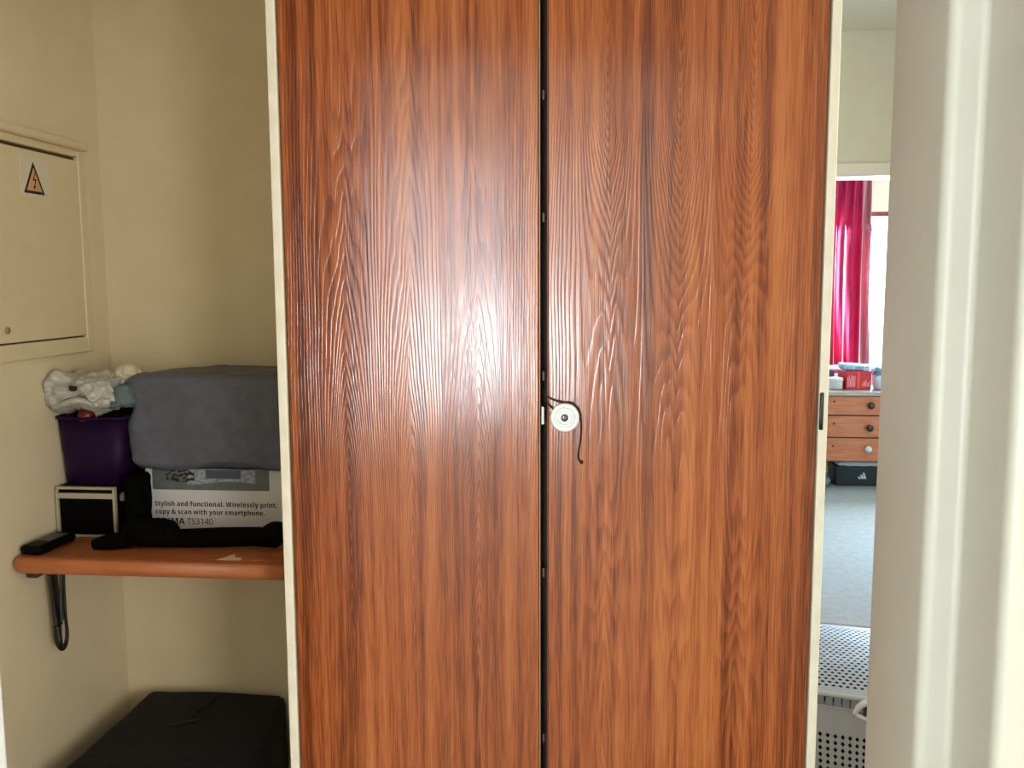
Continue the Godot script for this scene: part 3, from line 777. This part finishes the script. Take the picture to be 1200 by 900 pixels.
func build_basket() -> void:
	var b := thing("laundry_basket", "pale grey woven plastic laundry basket with perforated lid behind the wardrobe", "laundry basket", Vector3(0.70, 0, -2.11), deg_to_rad(-12))
	var plastic := mat(Color(0.55, 0.55, 0.56), 0.4)
	var lid_m := mat(Color(0.50, 0.52, 0.55), 0.45, 0.35)
	var shade := mat(Color(0.40, 0.41, 0.43), 0.4)
	var A := 0.27; var B := 0.215; var N := 4.5
	# lid: a slightly domed sheet pierced by rows of slanted holes
	var pt := func(u: float, v: float, drop: float) -> Vector3:
		# a plain grid, its outermost points drawn onto the outline
		var m := pow(pow(absf(u), N) + pow(absf(v), N), 1.0 / N)
		var k := 1.0 / m if m > 1.0 else 1.0
		return Vector3(u * k * A, 0.600 + 0.016 * (1.0 - minf(m * m, 1.0)) - drop, v * k * B)
	var st := begin()
	var nu := 36; var nv := 30
	for j in nv:
		for i in nu + 1:
			var o := 0.5 if j % 2 == 0 else 0.0
			var u0 := clampf(2.0 * (i - o) / nu - 1.0, -1.0, 1.0); var u1 := clampf(2.0 * (i + 1 - o) / nu - 1.0, -1.0, 1.0)
			if u1 - u0 < 0.001: continue
			var v0 := 2.0 * j / nv - 1.0; var v1 := 2.0 * (j + 1) / nv - 1.0
			var far := pow(pow(maxf(absf(u0), absf(u1)), N) + pow(maxf(absf(v0), absf(v1)), N), 1.0 / N)
			cell(st, func(u, v): return pt.call(u, v, 0.0), u0, u1, v1, v0, far < 0.93, 0.36, 0.36)
	st.index(); st.generate_normals()
	var lid := obj("lid", st, lid_m, b)
	var rim := begin()
	var loop := []; var loop2 := []
	for k in 61:
		var q := sup(TAU * k / 60.0, A, B, N)
		loop.append(Vector3(q.x, 0.598, q.y)); loop2.append(Vector3(q.x * 0.985, 0.570, q.y * 0.985))
	add_tube(rim, loop, 0.0055, 8, 2)
	rim.index(); rim.generate_normals()
	obj("lid_rim", rim, plastic, lid)
	var grip := begin()
	add_tube(grip, [Vector3(-0.03, 0.617, -0.085), Vector3(0.04, 0.617, -0.105), Vector3(0.06, 0.617, -0.06), Vector3(-0.005, 0.617, -0.035), Vector3(-0.03, 0.617, -0.085)], 0.0055, 8, 6)
	grip.index(); grip.generate_normals()
	var gp := obj("lid_grip", grip, mat(Color(0.8, 0.8, 0.8), 0.3), lid)
	gp.position = Vector3(0.04, -0.001, 0.01)
	obj("grip_recess", box(Vector3(0.057, 0.616, -0.061), Vector3(0.06, 0.006, 0.045), 0.003), mat(Color(0.08, 0.085, 0.1), 0.5), lid)
	# body: solid collar, then rows of diamond holes
	var wall_pt := func(a: float, y: float) -> Vector3:
		var s := 0.80 + 0.17 * y / 0.58
		var q := sup(a, A * s, B * s, N)
		return Vector3(q.x, y, -q.y)
	var bs := begin()
	var cols := 120
	var ys := [0.0, 0.02]
	while ys[-1] < 0.505: ys.append(ys[-1] + 0.0162)
	ys.append(0.545); ys.append(0.578)
	for j in ys.size() - 1:
		for i in cols:
			cell(bs, wall_pt, TAU * i / cols, TAU * (i + 1) / cols, ys[j], ys[j + 1], j > 0 and j < ys.size() - 3, 0.30, 0.38)
	bs.index(); bs.generate_normals()
	obj("body", bs, plastic, b)
	obj("base", lathe([Vector2(0, 0.004), Vector2(0.17, 0.004)], 32), shade, b)
	var ribs := begin()
	for k in 110:
		var q := sup(TAU * k / 110.0, A * 0.975, B * 0.975, N)
		add_box(ribs, Vector3(q.x, 0.583, q.y), Vector3(0.0155, 0.022, 0.0155), 0.002)
	obj("ribbed_band", ribs, shade, b)
	var col := begin()
	add_tube(col, loop2, 0.004, 8, 2)
	col.index(); col.generate_normals()
	obj("collar", col, plastic, b)
	var hd := begin()
	var fz := B * 0.985
	add_tube(hd, [Vector3(-0.084, 0.562, fz - 0.004), Vector3(-0.070, 0.588, fz + 0.008), Vector3(-0.035, 0.604, fz + 0.013), Vector3(0.04, 0.604, fz + 0.014), Vector3(0.1, 0.590, fz + 0.008), Vector3(0.115, 0.566, fz - 0.004)], 0.0075, 10, 6)
	add_tube(hd, [Vector3(-0.080, 0.560, fz), Vector3(-0.04, 0.552, fz + 0.006), Vector3(0.06, 0.556, fz + 0.006), Vector3(0.11, 0.562, fz)], 0.005, 10, 6)
	hd.index(); hd.generate_normals()
	obj("handle", hd, mat(Color(0.72, 0.72, 0.72), 0.3), b)
	obj("handle_opening", box(Vector3(0.022, 0.577, fz + 0.004), Vector3(0.178, 0.032, 0.012), 0.004), mat(Color(0.10, 0.09, 0.12), 0.6), b)
	var lz := noise(95, 9.0, 3)
	tag(obj("laundry", soft(Vector3(0.70, 0.285, -2.11), Vector3(0.40, 0.53, 0.31), 0.07, 20, func(p, d): return d * 0.012 * lz.get_noise_3dv(p)), mat(Color(0.07, 0.07, 0.085), 0.9, 0.2), self), "dark filler added inside the pale grey basket to darken its holes", "laundry")  # made-up contents, put in to make the basket holes dark

# one cell of a pierced sheet: a frame round a diamond hole, or a plain quad
func cell(st: SurfaceTool, pt: Callable, u0: float, u1: float, v0: float, v1: float, hole: bool, hu: float, hv: float) -> void:
	var a: Vector3 = pt.call(u0, v0); var b: Vector3 = pt.call(u1, v0); var c: Vector3 = pt.call(u1, v1); var d: Vector3 = pt.call(u0, v1)
	if not hole:
		quad(st, a, b, c, d)
		return
	var um := (u0 + u1) / 2; var vm := (v0 + v1) / 2; var du := (u1 - u0) * hu; var dv := (v1 - v0) * hv
	var l: Vector3 = pt.call(um - du, vm); var r: Vector3 = pt.call(um + du, vm); var t: Vector3 = pt.call(um, vm + dv); var o: Vector3 = pt.call(um, vm - dv)
	for q in [[a, b, o], [b, r, o], [b, c, r], [c, t, r], [c, d, t], [d, l, t], [d, a, l], [a, o, l]]:
		tri(st, q[0], q[1], q[2])

func build_bedroom() -> void:
	# chest of drawers
	var ch := thing("chest_of_drawers", "orange-brown wooden chest of drawers under the bedroom window", "chest of drawers", Vector3(1.93, 0, -6.72))
	var pine := rough_mat(Color(0.70, 0.37, 0.21), Color(0.76, 0.44, 0.27), Vector3(0.8, 8, 8), 0.4, 0.004, 111)
	var topm := rough_mat(Color(0.62, 0.55, 0.50), Color(0.70, 0.63, 0.58), Vector3(1, 6, 6), 0.45, 0.0, 112)
	var gap := mat(Color(0.16, 0.07, 0.03), 0.7)
	obj("carcass", box(Vector3(0, 0.447, 0), Vector3(0.92, 0.476, 0.42), 0.004), gap, ch)
	obj("top", box(Vector3(0, 0.702, 0.004), Vector3(0.96, 0.031, 0.46), 0.005), topm, ch)
	for x in [-0.43, 0.43]:
		for z in [-0.18, 0.18]:
			obj("leg", box(Vector3(x, 0.106, z), Vector3(0.05, 0.212, 0.05), 0.006), pine, ch)
	for x in [-0.452, 0.452]:
		obj("side_panel", box(Vector3(x, 0.447, 0.003), Vector3(0.022, 0.478, 0.43), 0.003), pine, ch)
	var k := 0
	for y in [[0.549, 0.684], [0.389, 0.541], [0.214, 0.381]]:
		var d := obj("drawer", box(Vector3(0, (y[0] + y[1]) / 2, 0.212), Vector3(0.875, y[1] - y[0], 0.022), 0.005), pine, ch)
		var kx: float = [0.034, 0.031, 0.026][k]
		var face := Transform3D(Basis(Vector3(1, 0, 0), Vector3(0, 0, 1), Vector3(0, -1, 0)), Vector3(kx, [0.620, 0.460, 0.305][k], 0.222))
		var kn := obj("knob", lathe([Vector2(0.012, 0), Vector2(0.010, 0.010), Vector2(0.022, 0.016), Vector2(0.026, 0.024), Vector2(0.022, 0.032), Vector2(0.010, 0.036), Vector2(0, 0.036)], 20, face), mat(Color(0.75, 0.76, 0.74), 0.25, 0.5, 0.3) if k == 2 else mat(Color(0.20, 0.06, 0.03), 0.35), d)
		kn.set_meta("label", "silvery round knob" if k == 2 else "dark brown round knob")
		obj("screw_hole", lathe([Vector2(0, 0.001), Vector2(0.007, 0.001), Vector2(0.007, -0.001)], 10, Transform3D(face.basis, Vector3(-0.215, [0.645, 0.485, 0.325][k], 0.2235))), gap, d)
		k += 1

	# black shoe box under it
	var sb := thing("shoe_box", "black shoe box with white three-bar emblem under the chest of drawers", "shoe box", Vector3(1.955, 0, -6.76), deg_to_rad(2))
	obj("box_body", box(Vector3(0, 0.066, 0), Vector3(0.345, 0.132, 0.21), 0.003), mat(Color(0.035, 0.045, 0.06), 0.45), sb)
	obj("box_lid", box(Vector3(0, 0.128, 0), Vector3(0.353, 0.04, 0.218), 0.003), mat(Color(0.04, 0.05, 0.065), 0.45), sb)
	var em := mat(Color(0.85, 0.85, 0.85), 0.5)
	for q in [[-0.034, 0.008], [-0.014, 0.022], [0.006, 0.038]]:
		obj("emblem", extrude(PackedVector2Array([Vector2(q[0] + 0.004, -0.012), Vector2(q[0] + 0.021, -0.012), Vector2(q[0] + 0.021 - q[1] * 0.28 - 0.003, q[1] - 0.006), Vector2(q[0] + 0.003 - q[1] * 0.28, q[1] - 0.002)]), 0.001, Transform3D(Basis.IDENTITY, Vector3(0.018, 0.066, 0.105))), em, sb)
	var fl := noise(121, 12.0, 3)
	tag(obj("white_cloth", soft(Vector3(1.95, 0.166, -6.72), Vector3(0.31, 0.034, 0.15), 0.015, 20, func(p, d): return d * 0.006 * fl.get_noise_3dv(p)), mat(Color(0.80, 0.80, 0.82), 0.7), self), "flattened white cloth on top of the black shoe box", "cloth")
	tag(obj("slipper", soft(Vector3(1.69, 0.04, -6.72), Vector3(0.10, 0.08, 0.24), 0.035, 16, func(p, d): return d * 0.006 * fl.get_noise_3dv(p)), mat(Color(0.45, 0.52, 0.55), 0.7), self), "blue-grey shoe on the floor left of the black shoe box", "shoe")

	# things on the chest
	var top := 0.7185
	var pot := thing("white_tub", "small round white tub with lid on the chest's left", "tub", Vector3(1.752, top, -6.62))
	obj("tub_body", lathe([Vector2(0, 0), Vector2(0.040, 0), Vector2(0.047, 0.006), Vector2(0.048, 0.055), Vector2(0.046, 0.062), Vector2(0, 0.062)], 28), mat(Color(0.80, 0.76, 0.73), 0.35), pot)
	obj("tub_lid", lathe([Vector2(0, 0.06), Vector2(0.050, 0.06), Vector2(0.051, 0.078), Vector2(0.047, 0.086), Vector2(0.030, 0.089), Vector2(0, 0.089)], 28), mat(Color(0.84, 0.81, 0.78), 0.35), pot)
	tag(obj("grey_container", box(Vector3(1.735, top + 0.065, -6.78), Vector3(0.075, 0.13, 0.09), 0.01), mat(Color(0.32, 0.30, 0.33), 0.5), self), "dark grey container standing behind the small white tub", "container")
	var rb := thing("red_box", "bright red printed gift box with grey cloth on top", "box", Vector3(1.895, top, -6.67), deg_to_rad(8))
	obj("box_body", box(Vector3(0, 0.068, 0), Vector3(0.185, 0.136, 0.15), 0.003), mat(Color(0.72, 0.05, 0.06), 0.35), rb)
	var stripe := mat(Color(0.93, 0.62, 0.62), 0.4)
	rng.seed = 5
	for i in 7:
		var h := rng.randf_range(0.05, 0.085)
		obj("pale_print", box(Vector3(-0.080 + 0.0085 * i, 0.022 + h / 2, 0.0752), Vector3(0.0034, h, 0.0008), 0.0003), stripe, rb)
	for i in 7:
		var h := rng.randf_range(0.02, 0.05)
		obj("pale_print", box(Vector3(0.028 + 0.0085 * i, 0.024 + h / 2, 0.0752), Vector3(0.0034, h, 0.0008), 0.0003), stripe, rb)
	obj("orange_band", box(Vector3(-0.002, 0.07, 0.0752), Vector3(0.016, 0.12, 0.0008), 0.0003), mat(Color(0.90, 0.22, 0.12), 0.35), rb)
	tag(obj("grey_cloth", soft(Vector3(1.885, top + 0.161, -6.67), Vector3(0.19, 0.042, 0.14), 0.018, 24, func(p, d): return d * 0.014 * fl.get_noise_3dv(p * 1.6) + Vector3(0, -0.05 * p.x, 0)), rough_mat(Color(0.52, 0.55, 0.64), Color(0.66, 0.69, 0.76), Vector3.ONE * 6.0, 0.7, 0.02, 122), self), "rumpled pale blue-grey cloth lying on the red box", "cloth")
	var bw := thing("white_bowl", "white bowl with a dark patterned cloth in it, right of the red box", "bowl", Vector3(2.085, top, -6.65))
	obj("bowl_body", lathe([Vector2(0, 0), Vector2(0.055, 0), Vector2(0.066, 0.01), Vector2(0.075, 0.10), Vector2(0.072, 0.104), Vector2(0.068, 0.10), Vector2(0.058, 0.014), Vector2(0, 0.012)], 32), mat(Color(0.80, 0.80, 0.84), 0.3), bw)
	var pat := rough_mat(Color(0.03, 0.05, 0.10), Color(0.75, 0.82, 0.90), Vector3.ONE * 9.0, 0.7, 0.0, 123, 0.5, 0.05)
	tag(obj("patterned_cloth", soft(Vector3(2.083, top + 0.118, -6.65), Vector3(0.135, 0.085, 0.12), 0.035, 20, func(p, d): return d * 0.012 * fl.get_noise_3dv(p * 2.0)), pat, self), "navy and white patterned cloth bundled in the white bowl", "cloth")

	# curtain: one cloth whose folds part below the heading
	var cu := thing("curtain", "magenta curtain hanging before the left of the bedroom window", "curtain", Vector3(1.93, 0.86, -7.0))
	var mg := rough_mat(Color(0.73, 0.10, 0.29), Color(0.79, 0.14, 0.35), Vector3(6, 1, 6), 0.7, 0.0, 131)
	mg.backlight_enabled = true; mg.backlight = Color(0.55, 0.55, 0.55)
	var pk := rough_mat(Color(0.70, 0.40, 0.42), Color(0.76, 0.47, 0.48), Vector3(6, 1, 6), 0.7, 0.0, 132)
	pk.backlight_enabled = true; pk.backlight = Color(0.5, 0.5, 0.5)
	curtain_strip(cu, "cloth", mg, -0.36, -0.113, -0.36, -0.112)
	curtain_strip(cu, "cloth", mg, -0.110, -0.048, -0.102, -0.043)
	curtain_strip(cu, "cloth", mg, -0.048, 0.060, -0.028, 0.080)
	curtain_strip(cu, "cloth_edge", pk, 0.060, 0.128, 0.086, 0.168)
	obj("rail", tube([Vector3(-0.6, 1.52, 0.0), Vector3(0.3, 1.52, 0.0), Vector3(1.2, 1.52, 0.0)], 0.012, 10, 2), mat(Color(0.3, 0.2, 0.12), 0.4), cu)

func curtain_strip(parent: Node3D, called: String, m: Material, l0: float, r0: float, l1: float, r1: float) -> void:
	var st := begin()
	var nx := 16; var ny := 24
	var P := []
	for j in ny + 1:
		var y := 1.5 * j / ny
		var t := clampf((y - 0.9) / 0.15, 0.0, 1.0)
		t = 1.0 if y > 1.02 else clampf(y / 1.02, 0.0, 1.0) * 0.35
		for i in nx + 1:
			var u := float(i) / nx
			var x := lerpf(lerpf(l1, r1, u), lerpf(l0, r0, u), t)
			P.append(Vector3(x, y, 0.026 * sin((x + 0.02 * sin(y * 2.0)) * 95.0) + 0.006 * sin(x * 210.0 + y)))
	for s in [[0.001, false], [-0.001, true]]:
		var o := Vector3(0, 0, s[0])
		for j in ny:
			for i in nx:
				var a := j * (nx + 1) + i
				if s[1]: quad(st, P[a] + o, P[a + nx + 1] + o, P[a + nx + 2] + o, P[a + 1] + o)
				else: quad(st, P[a] + o, P[a + 1] + o, P[a + nx + 2] + o, P[a + nx + 1] + o)
	st.index(); st.generate_normals()
	obj(called, st, m, parent)
